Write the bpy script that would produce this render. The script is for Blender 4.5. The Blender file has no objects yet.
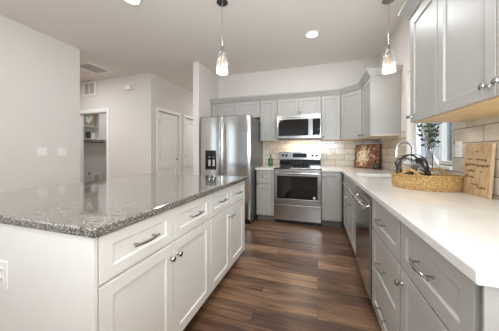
import bpy, bmesh, math, random
from mathutils import Vector, Matrix
random.seed(7)
SC = bpy.context.scene
COL = SC.collection
PI = math.pi

# ------------------------------------------------------------------ camera, world, lights, exposure
CAM_H, YAW, FPX, HORIZON = 1.183, 0.306, 215.86, 152.3
cam = bpy.data.cameras.new('camera')
camo = bpy.data.objects.new('camera', cam); COL.objects.link(camo)
camo.location = (0, 0, CAM_H)
camo.rotation_euler = (PI / 2, 0, YAW)
cam.sensor_fit = 'HORIZONTAL'; cam.sensor_width = 36
cam.lens = 36 * FPX / 499
cam.shift_y = (HORIZON - 165.5) / 499
cam.clip_start = 0.02
SC.camera = camo

w = bpy.data.worlds.new('world'); SC.world = w; w.use_nodes = True
bg = w.node_tree.nodes['Background']
bg.inputs[0].default_value = (0.80, 0.90, 1.0, 1); bg.inputs[1].default_value = 0.40

SC.view_settings.view_transform = 'Standard'
SC.view_settings.look = 'None'
SC.view_settings.gamma = 1
SC.view_settings.exposure = 0.86
SC.view_settings.use_curve_mapping = False
try:
    SC.cycles.max_bounces = 10; SC.cycles.diffuse_bounces = 6; SC.cycles.glossy_bounces = 5
    SC.cycles.transparent_max_bounces = 12; SC.cycles.sample_clamp_indirect = 6
except Exception:
    pass

def area_light(name, loc, rot, sx, sy, power, color=(1, 1, 1), shape='RECTANGLE'):
    l = bpy.data.lights.new(name, 'AREA'); l.shape = shape; l.size = sx
    if shape == 'RECTANGLE': l.size_y = sy
    l.energy = power; l.color = color
    o = bpy.data.objects.new(name, l); COL.objects.link(o)
    o.location = loc; o.rotation_euler = rot
    return o

# daylight entering through the patio doors behind the camera and the kitchen window
area_light('patio_daylight', (-1.4, -3.75, 1.3), (PI / 2, 0, PI), 3.6, 2.2, 22, (0.90, 0.955, 1.0))
# unseen fill light added behind the camera, aimed up to brighten the ceiling
area_light('ceiling_bounce_fill', (0.3, -1.0, 1.48), (PI - math.radians(31), 0, 0.12), 1.1, 1.1, 72, (0.86, 0.94, 1.0))
area_light('added_side_fill', (-3.86, -1.7, 1.4), (0, -PI / 2, 0), 1.9, 2.0, 18, (0.86, 0.94, 1.0))  # fill light added from the left to lift the right-hand base cabinets
area_light('kitchen_window_daylight', (1.40, 2.48, 1.5), (0, PI / 2, 0), 0.9, 0.85, 5, (0.93, 0.97, 1.0))

# ------------------------------------------------------------------ materials
def lin(c):
    c = c / 255
    return c / 12.92 if c <= 0.04045 else ((c + 0.055) / 1.055) ** 2.4
def rgb(r, g, b): return (lin(r), lin(g), lin(b), 1)

class NT:
    def __init__(s, name):
        s.m = bpy.data.materials.new(name); s.m.use_nodes = True
        s.t = s.m.node_tree; s.p = s.t.nodes['Principled BSDF']
    def n(s, kind, **kw):
        x = s.t.nodes.new(kind)
        for k, v in kw.items():
            if k.startswith('i_'): x.inputs[k[2:].replace('_', ' ')].default_value = v
            else: setattr(x, k, v)
        return x
    def l(s, a, b): s.t.links.new(a, b)
    def ramp(s, fac, stops, interp='LINEAR'):
        r = s.n('ShaderNodeValToRGB'); r.color_ramp.interpolation = interp
        e = r.color_ramp.elements
        while len(e) > 1: e.remove(e[-1])
        e[0].position, e[0].color = stops[0]
        for p, c in stops[1:]:
            k = e.new(p); k.color = c
        s.l(fac, r.inputs[0]); return r
    def coords(s, scale=(1, 1, 1), swiz=None):
        tc = s.n('ShaderNodeTexCoord')
        src = tc.outputs['Object']
        if swiz:
            sp = s.n('ShaderNodeSeparateXYZ'); cb = s.n('ShaderNodeCombineXYZ'); s.l(src, sp.inputs[0])
            for i, a in enumerate(swiz):
                if a in 'XYZ': s.l(sp.outputs[a], cb.inputs[i])
            src = cb.outputs[0]
        mp = s.n('ShaderNodeMapping'); mp.inputs['Scale'].default_value = scale
        s.l(src, mp.inputs['Vector']); return mp.outputs[0]
    def bump(s, h, strength=0.1, dist=0.01):
        b = s.n('ShaderNodeBump'); b.inputs['Strength'].default_value = strength; b.inputs['Distance'].default_value = dist
        s.l(h, b.inputs['Height']); s.l(b.outputs[0], s.p.inputs['Normal'])

def paint(name, col, rough=0.5, scale=14, var=0.02, bump=0.03, metal=0, coat=0):
    q = NT(name); v = q.coords((scale,) * 3)
    n = q.n('ShaderNodeTexNoise'); n.inputs['Scale'].default_value = 1; n.inputs['Detail'].default_value = 3
    q.l(v, n.inputs['Vector'])
    a = tuple(max(0, x * (1 - var)) for x in col[:3]) + (1,); b = tuple(min(1, x * (1 + var)) for x in col[:3]) + (1,)
    r = q.ramp(n.outputs[0], [(0.3, a), (0.7, b)])
    q.l(r.outputs[0], q.p.inputs['Base Color'])
    q.p.inputs['Roughness'].default_value = rough; q.p.inputs['Metallic'].default_value = metal
    q.p.inputs['Coat Weight'].default_value = coat
    if bump: q.bump(n.outputs[0], bump, 0.004)
    return q.m

def brushed(name, col, rough=0.25, axis='X', amt=0.06):
    q = NT(name); sc = {'X': (1.5, 700, 700), 'Z': (700, 700, 1.5)}[axis]
    n = q.n('ShaderNodeTexNoise'); n.inputs['Scale'].default_value = 1; n.inputs['Detail'].default_value = 2
    q.l(q.coords(sc), n.inputs['Vector'])
    r = q.ramp(n.outputs[0], [(0.2, tuple(x * .95 for x in col[:3]) + (1,)), (0.8, col)])
    q.l(r.outputs[0], q.p.inputs['Base Color'])
    mr = q.n('ShaderNodeMapRange'); mr.inputs['To Min'].default_value = rough - amt; mr.inputs['To Max'].default_value = rough + amt
    q.l(n.outputs[0], mr.inputs[0]); q.l(mr.outputs[0], q.p.inputs['Roughness'])
    q.p.inputs['Metallic'].default_value = 1
    return q.m

def emis(name, col, strength):
    q = NT(name); q.p.inputs['Base Color'].default_value = col
    q.p.inputs['Emission Color'].default_value = col; q.p.inputs['Emission Strength'].default_value = strength
    return q.m

def clear_glass(name, tint=(1, 1, 1, 1), gloss=0.14, rough=0.02):
    q = NT(name); q.t.nodes.remove(q.p)
    out = [x for x in q.t.nodes if x.type == 'OUTPUT_MATERIAL'][0]
    tr = q.n('ShaderNodeBsdfTransparent'); tr.inputs[0].default_value = tint
    gl = q.n('ShaderNodeBsdfGlossy'); gl.inputs['Roughness'].default_value = rough
    lw = q.n('ShaderNodeLayerWeight'); lw.inputs['Blend'].default_value = 0.35
    mr = q.n('ShaderNodeMapRange'); mr.inputs['To Min'].default_value = gloss * .4; mr.inputs['To Max'].default_value = min(1, gloss * 4)
    q.l(lw.outputs['Facing'], mr.inputs[0])
    mx = q.n('ShaderNodeMixShader'); q.l(mr.outputs[0], mx.inputs[0]); q.l(tr.outputs[0], mx.inputs[1]); q.l(gl.outputs[0], mx.inputs[2])
    q.l(mx.outputs[0], out.inputs[0]); return q.m

M = {}
M['wall'] = paint('warm white wall paint', rgb(223, 217, 211), 0.85, 60, 0.012, 0.06)
M['ceiling'] = paint('ceiling paint', rgb(236, 230, 223), 0.9, 60, 0.012, 0.08)
M['trim'] = paint('white trim paint', rgb(242, 241, 237), 0.45, 20, 0.01, 0.01)
M['island'] = paint('white cabinet paint', rgb(233, 230, 224), 0.4, 20, 0.008, 0.01)
M['gray'] = paint('grey cabinet paint', rgb(176, 173, 168), 0.36, 20, 0.012, 0.01)
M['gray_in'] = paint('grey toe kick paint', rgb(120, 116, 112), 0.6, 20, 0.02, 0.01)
M['nickel'] = brushed('satin nickel', (0.42, 0.42, 0.41, 1), 0.20, 'X', 0.02)
M['steel'] = brushed('brushed stainless steel', (0.52, 0.51, 0.495, 1), 0.17, 'Z', 0.02)
M['steel_h'] = brushed('horizontally brushed stainless', (0.50, 0.495, 0.485, 1), 0.20, 'X', 0.03)
M['case'] = paint('dark grey appliance enamel', rgb(96, 97, 99), 0.4, 80, 0.03, 0.03)
M['black'] = paint('black plastic', rgb(22, 22, 23), 0.35, 50, 0.1, 0.01)
M['blackglass'] = paint('black glass', rgb(12, 12, 13), 0.05, 3, 0.05, 0, 0, 0.5)
M['maple'] = None
M['chrome'] = paint('polished chrome', (0.75, 0.75, 0.76, 1), 0.08, 5, 0.01, 0, 1)
M['plate'] = paint('white plastic plate', rgb(240, 238, 233), 0.35, 20, 0.01, 0)
M['sinkw'] = paint('white sink ceramic', rgb(238, 237, 233), 0.15, 8, 0.01, 0)
M['glass'] = clear_glass('clear glass')
M['pane'] = clear_glass('window glass', (0.96, 0.98, 0.99, 1), 0.05)
M['green_glass'] = clear_glass('green bottle glass', (0.45, 0.62, 0.52, 1), 0.12)
M['greyslot'] = paint('grey vent louvre', rgb(196, 190, 182), 0.6, 20, 0.02, 0)
M['blackwire'] = paint('matt black wire', rgb(24, 26, 30), 0.5, 90, 0.1, 0.05)
M['amber'] = brushed('amber copper socket', (0.75, 0.42, 0.22, 1), 0.3, 'Z', 0.05)
M['lamp'] = emis('lamp emitter', (1.0, 0.95, 0.88, 1), 7)
M['frosted'] = emis('frosted lit glass', (1.0, 0.97, 0.93, 1), 1.0)
M['leaf'] = paint('dark eucalyptus leaf', rgb(62, 78, 62), 0.55, 40, 0.35, 0.05)
M['leafpale'] = paint('pale sage leaf', rgb(150, 160, 146), 0.6, 40, 0.2, 0.05)
M['stem'] = paint('brown stem', rgb(84, 66, 50), 0.7, 60, 0.2, 0.05)
M['ink'] = paint('dark brown lettering ink', rgb(92, 66, 42), 0.7, 60, 0.1, 0)
M['gold'] = paint('gilded frame', rgb(190, 150, 84), 0.4, 40, 0.15, 0.1, 0.4)
M['display'] = paint('dark display glass', rgb(18, 20, 26), 0.08, 5, 0.1, 0)
M['ground'] = paint('dry lawn', rgb(138, 140, 104), 0.95, 4, 0.3, 0.2)

def wood(name, c0, c1, scale, swiz=None, rough=0.45, dist=4.0):
    q = NT(name); v = q.coords(scale, swiz)
    n = q.n('ShaderNodeTexNoise'); n.inputs['Scale'].default_value = 1; n.inputs['Detail'].default_value = 6; n.inputs['Distortion'].default_value = dist * .1
    q.l(v, n.inputs['Vector'])
    r = q.ramp(n.outputs[0], [(0.3, c0), (0.7, c1)]); q.l(r.outputs[0], q.p.inputs['Base Color'])
    q.p.inputs['Roughness'].default_value = rough; q.bump(n.outputs[0], 0.05, 0.002); return q.m
M['maple'] = wood('natural maple', rgb(226, 192, 138), rgb(240, 212, 162), (40, 4, 40))
M['maple_pale'] = wood('pale maple', rgb(214, 198, 172), rgb(228, 213, 188), (40, 4, 40))
M['board'] = wood('tan sign wood', rgb(178, 146, 106), rgb(212, 182, 142), (60, 5, 12))
M['boarddark'] = wood('dark stained wood', rgb(70, 42, 28), rgb(106, 66, 42), (30, 30, 4))

def floor_mat():
    q = NT('dark walnut plank floor'); v = q.coords((1, 1, 1))
    b = q.n('ShaderNodeTexBrick', offset=0.37, offset_frequency=2, squash=1)
    for k, x in {'Color1': (0, 0, 0, 1), 'Color2': (1, 1, 1, 1), 'Mortar': (0.5, 0.5, 0.5, 1), 'Scale': 1, 'Mortar Size': 0.0016,
                 'Mortar Smooth': 0.1, 'Bias': 0, 'Brick Width': 1.22, 'Row Height': 0.178}.items(): b.inputs[k].default_value = x
    q.l(v, b.inputs['Vector'])
    # grain, shifted per plank
    sc = q.n('ShaderNodeVectorMath', operation='SCALE'); sc.inputs['Scale'].default_value = 17.0; q.l(b.outputs['Color'], sc.inputs[0])
    ad = q.n('ShaderNodeVectorMath', operation='ADD'); q.l(v, ad.inputs[0]); q.l(sc.outputs[0], ad.inputs[1])
    mp = q.n('ShaderNodeMapping'); mp.inputs['Scale'].default_value = (2.2, 26, 1); q.l(ad.outputs[0], mp.inputs['Vector'])
    n = q.n('ShaderNodeTexNoise'); n.inputs['Scale'].default_value = 1; n.inputs['Detail'].default_value = 6; n.inputs['Distortion'].default_value = 0.9
    q.l(mp.outputs[0], n.inputs['Vector'])
    mp2 = q.n('ShaderNodeMapping'); mp2.inputs['Scale'].default_value = (1.3, 5, 1); q.l(ad.outputs[0], mp2.inputs['Vector'])
    n2 = q.n('ShaderNodeTexNoise'); n2.inputs['Scale'].default_value = 1; n2.inputs['Detail'].default_value = 3; q.l(mp2.outputs[0], n2.inputs['Vector'])
    m1 = q.n('ShaderNodeMath', operation='MULTIPLY_ADD'); q.l(b.outputs['Color'], m1.inputs[0]); m1.inputs[1].default_value = 0.21
    h = q.n('ShaderNodeMath', operation='MULTIPLY'); q.l(n.outputs[0], h.inputs[0]); h.inputs[1].default_value = 0.72
    q.l(h.outputs[0], m1.inputs[2])
    m2 = q.n('ShaderNodeMath', operation='MULTIPLY_ADD'); q.l(n2.outputs[0], m2.inputs[0]); m2.inputs[1].default_value = 0.62; q.l(m1.outputs[0], m2.inputs[2])
    r = q.ramp(m2.outputs[0], [(0.50, rgb(58, 42, 33)), (0.68, rgb(96, 70, 54)), (0.84, rgb(132, 99, 76)), (1.0, rgb(164, 130, 102))])
    dk = q.n('ShaderNodeMixRGB', blend_type='MULTIPLY'); q.l(b.outputs['Fac'], dk.inputs[0]); q.l(r.outputs[0], dk.inputs[1]); dk.inputs[2].default_value = (0.3, 0.28, 0.26, 1)
    q.l(dk.outputs[0], q.p.inputs['Base Color'])
    mr = q.n('ShaderNodeMapRange'); mr.inputs['To Min'].default_value = 0.24; mr.inputs['To Max'].default_value = 0.42
    q.l(n.outputs[0], mr.inputs[0]); q.l(mr.outputs[0], q.p.inputs['Roughness'])
    q.bump(n.outputs[0], 0.12, 0.002); return q.m
M['floor'] = floor_mat()

def tile_mat(name, swiz):
    q = NT(name); v = q.coords((1, 1, 1), swiz)
    b = q.n('ShaderNodeTexBrick', offset=0.5, offset_frequency=2)
    for k, x in {'Color1': (0, 0, 0, 1), 'Color2': (1, 1, 1, 1), 'Mortar': (0.5, 0.5, 0.5, 1), 'Scale': 1, 'Mortar Size': 0.0032,
                 'Mortar Smooth': 0.15, 'Bias': 0, 'Brick Width': 0.31, 'Row Height': 0.104}.items(): b.inputs[k].default_value = x
    q.l(v, b.inputs['Vector'])
    mp = q.n('ShaderNodeMapping'); mp.inputs['Scale'].default_value = (8, 22, 8); q.l(v, mp.inputs['Vector'])
    n = q.n('ShaderNodeTexNoise'); n.inputs['Scale'].default_value = 1; n.inputs['Detail'].default_value = 4; q.l(mp.outputs[0], n.inputs['Vector'])
    m1 = q.n('ShaderNodeMath', operation='MULTIPLY_ADD'); q.l(b.outputs['Color'], m1.inputs[0]); m1.inputs[1].default_value = 0.42
    h = q.n('ShaderNodeMath', operation='MULTIPLY'); q.l(n.outputs[0], h.inputs[0]); h.inputs[1].default_value = 0.75; q.l(h.outputs[0], m1.inputs[2])
    r = q.ramp(m1.outputs[0], [(0.22, rgb(176, 162, 144)), (0.5, rgb(200, 188, 172)), (0.8, rgb(220, 211, 198))])
    mx = q.n('ShaderNodeMixRGB'); q.l(b.outputs['Fac'], mx.inputs[0]); q.l(r.outputs[0], mx.inputs[1]); mx.inputs[2].default_value = rgb(124, 110, 96)
    q.l(mx.outputs[0], q.p.inputs['Base Color']); q.p.inputs['Roughness'].default_value = 0.18
    inv = q.n('ShaderNodeMath', operation='SUBTRACT'); inv.inputs[0].default_value = 1; q.l(b.outputs['Fac'], inv.inputs[1])
    q.bump(inv.outputs[0], 0.4, 0.002); return q.m
M['tile_b'] = tile_mat('beige subway tile facing front', 'XZ0')
M['tile_r'] = tile_mat('beige subway tile facing side', 'YZ0')

def granite():
    q = NT('speckled grey granite'); v = q.coords((1, 1, 1))
    vo = q.n('ShaderNodeTexVoronoi'); vo.inputs['Scale'].default_value = 330; q.l(v, vo.inputs['Vector'])
    n = q.n('ShaderNodeTexNoise'); n.inputs['Scale'].default_value = 110; n.inputs['Detail'].default_value = 4; q.l(v, n.inputs['Vector'])
    sp = q.n('ShaderNodeSeparateColor'); q.l(vo.outputs['Color'], sp.inputs[0])
    a = q.n('ShaderNodeMath', operation='MULTIPLY_ADD'); q.l(sp.outputs[0], a.inputs[0]); a.inputs[1].default_value = 0.55; 
    h = q.n('ShaderNodeMath', operation='MULTIPLY'); q.l(n.outputs[0], h.inputs[0]); h.inputs[1].default_value = 0.75; q.l(h.outputs[0], a.inputs[2])
    r = q.ramp(a.outputs[0], [(0.30, rgb(34, 33, 32)), (0.50, rgb(70, 66, 62)), (0.66, rgb(108, 102, 95)), (0.82, rgb(158, 151, 141)), (0.97, rgb(205, 200, 190))])
    q.l(r.outputs[0], q.p.inputs['Base Color']); q.p.inputs['Roughness'].default_value = 0.09
    q.p.inputs['Coat Weight'].default_value = 0.6; q.p.inputs['Coat Roughness'].default_value = 0.04
    return q.m
M['granite'] = granite()

def quartz():
    q = NT('white quartz'); n = q.n('ShaderNodeTexNoise'); n.inputs['Scale'].default_value = 9; n.inputs['Detail'].default_value = 5
    q.l(q.coords(), n.inputs['Vector'])
    r = q.ramp(n.outputs[0], [(0.3, rgb(224, 222, 217)), (0.7, rgb(233, 231, 227))]); q.l(r.outputs[0], q.p.inputs['Base Color'])
    q.p.inputs['Roughness'].default_value = 0.14; return q.m
M['quartz'] = quartz()

def basket_mat():
    q = NT('woven seagrass'); v = q.coords((1, 1, 1))
    wv = q.n('ShaderNodeTexWave', wave_type='BANDS', bands_direction='Z'); wv.inputs['Scale'].default_value = 28; wv.inputs['Distortion'].default_value = 8
    wv.inputs['Detail'].default_value = 2; wv.inputs['Detail Scale'].default_value = 6; q.l(v, wv.inputs['Vector'])
    n = q.n('ShaderNodeTexVoronoi'); n.inputs['Scale'].default_value = 95; q.l(v, n.inputs['Vector'])
    a = q.n('ShaderNodeMath', operation='MULTIPLY'); q.l(wv.outputs[0], a.inputs[0])
    s = q.n('ShaderNodeMath', operation='SUBTRACT'); s.inputs[0].default_value = 1.15; q.l(n.outputs[0], s.inputs[1]); q.l(s.outputs[0], a.inputs[1])
    r = q.ramp(a.outputs[0], [(0.0, rgb(150, 106, 52)), (0.35, rgb(206, 165, 100)), (0.9, rgb(236, 206, 150))])
    q.l(r.outputs[0], q.p.inputs['Base Color']); q.p.inputs['Roughness'].default_value = 0.75; q.bump(a.outputs[0], 0.8, 0.006); return q.m
M['basket'] = basket_mat()

def art_mat():
    q = NT('brown and cream floral print'); v = q.coords((1, 1, 1), 'XZ0')
    n = q.n('ShaderNodeTexNoise'); n.inputs['Scale'].default_value = 15; n.inputs['Detail'].default_value = 5; n.inputs['Distortion'].default_value = 1.6
    q.l(v, n.inputs['Vector'])
    vo = q.n('ShaderNodeTexVoronoi'); vo.inputs['Scale'].default_value = 7; vo.feature = 'SMOOTH_F1'; q.l(v, vo.inputs['Vector'])
    # cream blossom cluster left of centre
    gd = q.n('ShaderNodeTexGradient', gradient_type='SPHERICAL'); mp = q.n('ShaderNodeMapping')
    mp.inputs['Location'].default_value = (0.45, -0.95, 0); mp.inputs['Scale'].default_value = (6.5, 4.6, 1); q.l(v, mp.inputs['Vector']); q.l(mp.outputs[0], gd.inputs[0])
    a = q.n('ShaderNodeMath', operation='MULTIPLY_ADD'); q.l(n.outputs[0], a.inputs[0]); a.inputs[1].default_value = 1.25
    h = q.n('ShaderNodeMath', operation='MULTIPLY'); q.l(gd.outputs['Fac'], h.inputs[0]); h.inputs[1].default_value = 0.42; q.l(h.outputs[0], a.inputs[2])
    r = q.ramp(a.outputs[0], [(0.38, rgb(66, 36, 26)), (0.58, rgb(116, 72, 50)), (0.72, rgb(156, 106, 76)), (0.82, rgb(210, 184, 150)), (1.0, rgb(238, 226, 196))])
    q.l(r.outputs[0], q.p.inputs['Base Color']); q.p.inputs['Roughness'].default_value = 0.4; return q.m
M['art'] = art_mat()

def ribbed():
    q = NT('ribbed milky glass'); q.t.nodes.remove(q.p)
    out = [x for x in q.t.nodes if x.type == 'OUTPUT_MATERIAL'][0]
    tr = q.n('ShaderNodeBsdfTransparent'); tr.inputs[0].default_value = (.97, .98, 1, 1)
    tl = q.n('ShaderNodeBsdfTranslucent'); tl.inputs[0].default_value = (.9, .92, .93, 1)
    gl = q.n('ShaderNodeBsdfGlossy'); gl.inputs['Roughness'].default_value = .06
    wv = q.n('ShaderNodeTexNoise'); wv.inputs['Scale'].default_value = 1; q.l(q.coords((160, 160, 6)), wv.inputs['Vector'])
    r = q.ramp(wv.outputs[0], [(.42, (.06, .06, .06, 1)), (.6, (.42, .42, .42, 1))])
    m1 = q.n('ShaderNodeMixShader'); q.l(r.outputs[0], m1.inputs[0]); q.l(tr.outputs[0], m1.inputs[1]); q.l(tl.outputs[0], m1.inputs[2])
    m2 = q.n('ShaderNodeMixShader'); m2.inputs[0].default_value = .16; q.l(m1.outputs[0], m2.inputs[1]); q.l(gl.outputs[0], m2.inputs[2])
    q.l(m2.outputs[0], out.inputs[0]); return q.m
M['ribbed'] = ribbed()
def siding():
    q = NT('blue-grey lap siding'); v = q.coords()
    wv = q.n('ShaderNodeTexWave', wave_type='BANDS', bands_direction='Z', wave_profile='SAW'); wv.inputs['Scale'].default_value = 1.6; q.l(v, wv.inputs['Vector'])
    r = q.ramp(wv.outputs[0], [(0, rgb(120, 132, 150)), (0.1, rgb(150, 162, 180)), (1, rgb(160, 172, 190))]); q.l(r.outputs[0], q.p.inputs['Base Color'])
    q.p.inputs['Roughness'].default_value = 0.8; q.bump(wv.outputs[0], 0.5, 0.02); return q.m
M['siding'] = siding()

# ------------------------------------------------------------------ mesh helpers
class MB:
    def __init__(s): s.b = bmesh.new()
    def box(s, x0, x1, y0, y1, z0, z1):
        r = bmesh.ops.create_cube(s.b, size=1, matrix=Matrix.Translation(((x0 + x1) / 2, (y0 + y1) / 2, (z0 + z1) / 2)) @ Matrix.Diagonal((abs(x1 - x0), abs(y1 - y0), abs(z1 - z0), 1)))
        return s
    def cyl(s, p, q, r, r2=None, seg=20):
        p = Vector(p); q = Vector(q); d = q - p
        m = Matrix.Translation((p + q) / 2) @ d.to_track_quat('Z', 'Y').to_matrix().to_4x4()
        bmesh.ops.create_cone(s.b, cap_ends=True, segments=seg, radius1=r, radius2=r if r2 is None else r2, depth=d.length, matrix=m)
        return s
    def lathe(s, prof, c=(0, 0, 0), seg=28, axis='Z', sx=1, sy=1):
        rings = []
        for r, z in prof:
            ring = []
            for k in range(seg):
                a = 2 * PI * k / seg; x, y = r * math.cos(a) * sx, r * math.sin(a) * sy
                if axis == 'Z': p = (c[0] + x, c[1] + y, c[2] + z)
                elif axis == '-Y': p = (c[0] + x, c[1] - z, c[2] + y)
                ring.append(s.b.verts.new(p))
            rings.append(ring)
        for a, b in zip(rings, rings[1:]):
            for k in range(seg):
                s.b.faces.new((a[k], a[(k + 1) % seg], b[(k + 1) % seg], b[k]))
        if prof[0] == prof[-1]: return s
        if prof[0][0] > 1e-5: s.b.faces.new(rings[0][::-1])
        if prof[-1][0] > 1e-5: s.b.faces.new(rings[-1])
        return s
    def tube(s, pts, r, seg=10, closed=False, cap=True):
        pts = [Vector(p) for p in pts]; n = len(pts); rings = []
        prev = None
        for i, p in enumerate(pts):
            if closed: t = pts[(i + 1) % n] - pts[i - 1]
            else: t = pts[min(i + 1, n - 1)] - pts[max(i - 1, 0)]
            t.normalize()
            if prev is None:
                u = t.orthogonal().normalized()
            else:
                u = (prev - t * prev.dot(t)).normalized()
            prev = u; v = t.cross(u)
            rr = r[i] if isinstance(r, (list, tuple)) else r
            rings.append([s.b.verts.new(p + rr * (math.cos(2 * PI * k / seg) * u + math.sin(2 * PI * k / seg) * v)) for k in range(seg)])
        prs = list(zip(rings, rings[1:]))
        for a, b in prs:
            for k in range(seg): s.b.faces.new((a[k], a[(k + 1) % seg], b[(k + 1) % seg], b[k]))
        if closed:
            a, b = rings[-1], rings[0]
            best = min(range(seg), key=lambda o: (a[0].co - b[o].co).length)
            for k in range(seg): s.b.faces.new((a[k], a[(k + 1) % seg], b[(k + 1 + best) % seg], b[(k + best) % seg]))
        elif cap:
            s.b.faces.new(rings[0][::-1]); s.b.faces.new(rings[-1])
        return s
    def cells(s, us, vs, keep, w0, w1, axes='XYZ'):
        """solid slab of the kept cells of a grid; axes = (u, v, thickness)"""
        def P(u, v, w):
            d = dict(zip(axes, (u, v, w))); return (d['X'], d['Y'], d['Z'])
        V = {}
        def gv(i, j, k):
            if (i, j, k) not in V: V[(i, j, k)] = s.b.verts.new(P(us[i], vs[j], (w0, w1)[k]))
            return V[(i, j, k)]
        K = {(i, j) for i in range(len(us) - 1) for j in range(len(vs) - 1) if keep((us[i] + us[i + 1]) / 2, (vs[j] + vs[j + 1]) / 2)}
        for (i, j) in K:
            for k in (0, 1): s.b.faces.new([gv(i, j, k), gv(i + 1, j, k), gv(i + 1, j + 1, k), gv(i, j + 1, k)])
            for (di, dj, e) in ((-1, 0, ((0, 0), (0, 1))), (1, 0, ((1, 0), (1, 1))), (0, -1, ((0, 0), (1, 0))), (0, 1, ((0, 1), (1, 1)))):
                if (i + di, j + dj) not in K:
                    a, b = [(i + x, j + y) for x, y in e]
                    s.b.faces.new([gv(*a, 0), gv(*b, 0), gv(*b, 1), gv(*a, 1)])
        return s
    def shaker(s, x0, x1, z0, z1, y=0.0, t=0.02, rail=0.057, rec=0.009):
        """five-piece front: front face at y, facing -Y"""
        rw = min(rail, (x1 - x0) * .3); rh = min(rail, (z1 - z0) * .27)
        a = [(x0, z0), (x1, z0), (x1, z1), (x0, z1)]
        b = [(x0 + rw, z0 + rh), (x1 - rw, z0 + rh), (x1 - rw, z1 - rh), (x0 + rw, z1 - rh)]
        c = [(x0 + rw + .004, z0 + rh + .004), (x1 - rw - .004, z0 + rh + .004), (x1 - rw - .004, z1 - rh - .004), (x0 + rw + .004, z1 - rh - .004)]
        R = [[s.b.verts.new((p[0], yy, p[1])) for p in q] for q, yy in ((a, y + t), (a, y), (b, y), (c, y + rec))]
        for A, B in zip(R, R[1:]):
            for k in range(4): s.b.faces.new((A[k], A[(k + 1) % 4], B[(k + 1) % 4], B[k]))
        s.b.faces.new(R[0][::-1]); s.b.faces.new(R[3])
        return s
    def build(s, name, mat, parent=None, bevel=0, smooth=False, loc=None, seg=2):
        bmesh.ops.recalc_face_normals(s.b, faces=s.b.faces)
        me = bpy.data.meshes.new(name); s.b.to_mesh(me); s.b.free()
        o = bpy.data.objects.new(name, me); COL.objects.link(o)
        me.materials.append(mat)
        if parent: o.parent = parent
        if loc: o.location = loc
        if smooth:
            me.polygons.foreach_set('use_smooth', [True] * len(me.polygons))
            try: me.set_sharp_from_angle(angle=math.radians(42))
            except Exception: pass
        if bevel:
            m = o.modifiers.new('bevel', 'BEVEL'); m.width = bevel; m.segments = seg; m.limit_method = 'ANGLE'; m.angle_limit = math.radians(40)
        return o

def tag(o, label=None, cat=None, group=None, kind=None):
    if label: o['label'] = label
    if cat: o['category'] = cat
    if group: o['group'] = group
    if kind: o['kind'] = kind
    return o
def thing(name, loc, label, cat, rz=0, group=None):
    o = bpy.data.objects.new(name, None); COL.objects.link(o)
    o.location = loc; o.rotation_euler = (0, 0, rz); o.empty_display_size = .1
    return tag(o, label, cat, group)
def struct(name, mb, mat, label=None, bevel=0):
    o = mb.build(name, mat, bevel=bevel); return tag(o, label, None, None, 'structure')
def copy_tree(o, parent=None):
    c = o.copy(); COL.objects.link(c)
    if parent: c.parent = parent
    for ch in [x for x in KIDS(o)]: copy_tree(ch, c)
    return c
def KIDS(o): return [x for x in bpy.data.objects if x.parent == o]

# ------------------------------------------------------------------ the setting
ZC = 2.834
XR = 0.985          # right wall plane
YB = 4.272          # kitchen back wall plane
XL = -3.63          # left wall plane
XH = -3.288         # hall side wall
YH = 3.642          # laundry-side wall
struct('floor', MB().box(-7.6, 1.1, -3.6, 7.6, -0.08, 0), M['floor'], 'dark brown wood plank floor')
struct('ceiling', MB().box(-7.6, 1.1, -3.6, 7.6, ZC, ZC + .1), M['ceiling'], 'flat warm white ceiling')
struct('wall_left', MB().cells([-3.6, -2.75, -.65, 2.477], [0, .4, 2.4, ZC], lambda y, z: not (-2.75 < y < -.65 and .4 < z < 2.4), XL - .12, XL, 'YZX'), M['wall'], 'plain warm white wall on the left')
struct('wall_rear', MB().cells([-3.63, -3.2, .4, XR], [0, 2.35, ZC], lambda x, z: not (-3.2 < x < .4 and z < 2.35), -3.6, -3.45, 'XZY'), M['wall'])
struct('wall_back', MB().box(-2.184, 1.1, YB, YB + .12, 0, ZC), M['wall'], 'kitchen back wall')
WY0, WY1, WZ0, WZ1 = 2.05, 2.92, 1.075, 2.10
struct('wall_right', MB().cells([-3.6, WY0, WY1, YB], [0, WZ0, WZ1, ZC], lambda y, z: not (WY0 < y < WY1 and WZ0 < z < WZ1), XR, 1.115, 'YZX'), M['wall'], 'right kitchen wall around the window')
struct('wall_beside_fridge', MB().box(-2.184, -2.06, 3.467, YB, 0, ZC), M['wall'], 'narrow wall end beside the refrigerator', bevel=.004)
LX0, LX1, LZ = -5.42, -4.48, 2.10
struct('wall_laundry_front', MB().cells([-7.5, LX0, LX1, XH], [0, LZ, ZC], lambda x, z: not (LX0 < x < LX1 and z < LZ), YH, YH + .12, 'XZY'), M['wall'], 'wall with the laundry opening')
D1, D2, DZ = (3.86, 4.60), (4.83, 5.57), 2.09
struct('wall_hall_side', MB().cells([YH + .12, D1[0], D1[1], D2[0], D2[1], 7.5], [0, DZ, ZC], lambda y, z: not (z < DZ and (D1[0] < y < D1[1] or D2[0] < y < D2[1])), XH - .12, XH, 'YZX'), M['wall'], 'hall wall with two white doors')
struct('wall_hall_end', MB().box(XH, -2.06, 7.5, 7.6, 0, ZC), M['wall'])
struct('wall_hall_right', MB().box(-2.184, -2.06, YB + .12, 7.5, 0, ZC), M['wall'])
struct('wall_laundry_left', MB().box(-6.1, -6.0, YH + .12, 7.5, 0, ZC), M['wall'], 'laundry wall behind the shelves')
struct('wall_laundry_back', MB().box(-6.0, XH - .12, 5.6, 5.7, 0, ZC), M['wall'])
struct('wall_entry_left', MB().box(-7.6, -7.5, -3.6, YH + .12, 0, ZC), M['wall'])
struct('wall_entry_near', MB().box(-7.5, XL - .12, .9, 1.0, 0, ZC), M['wall'])
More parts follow.
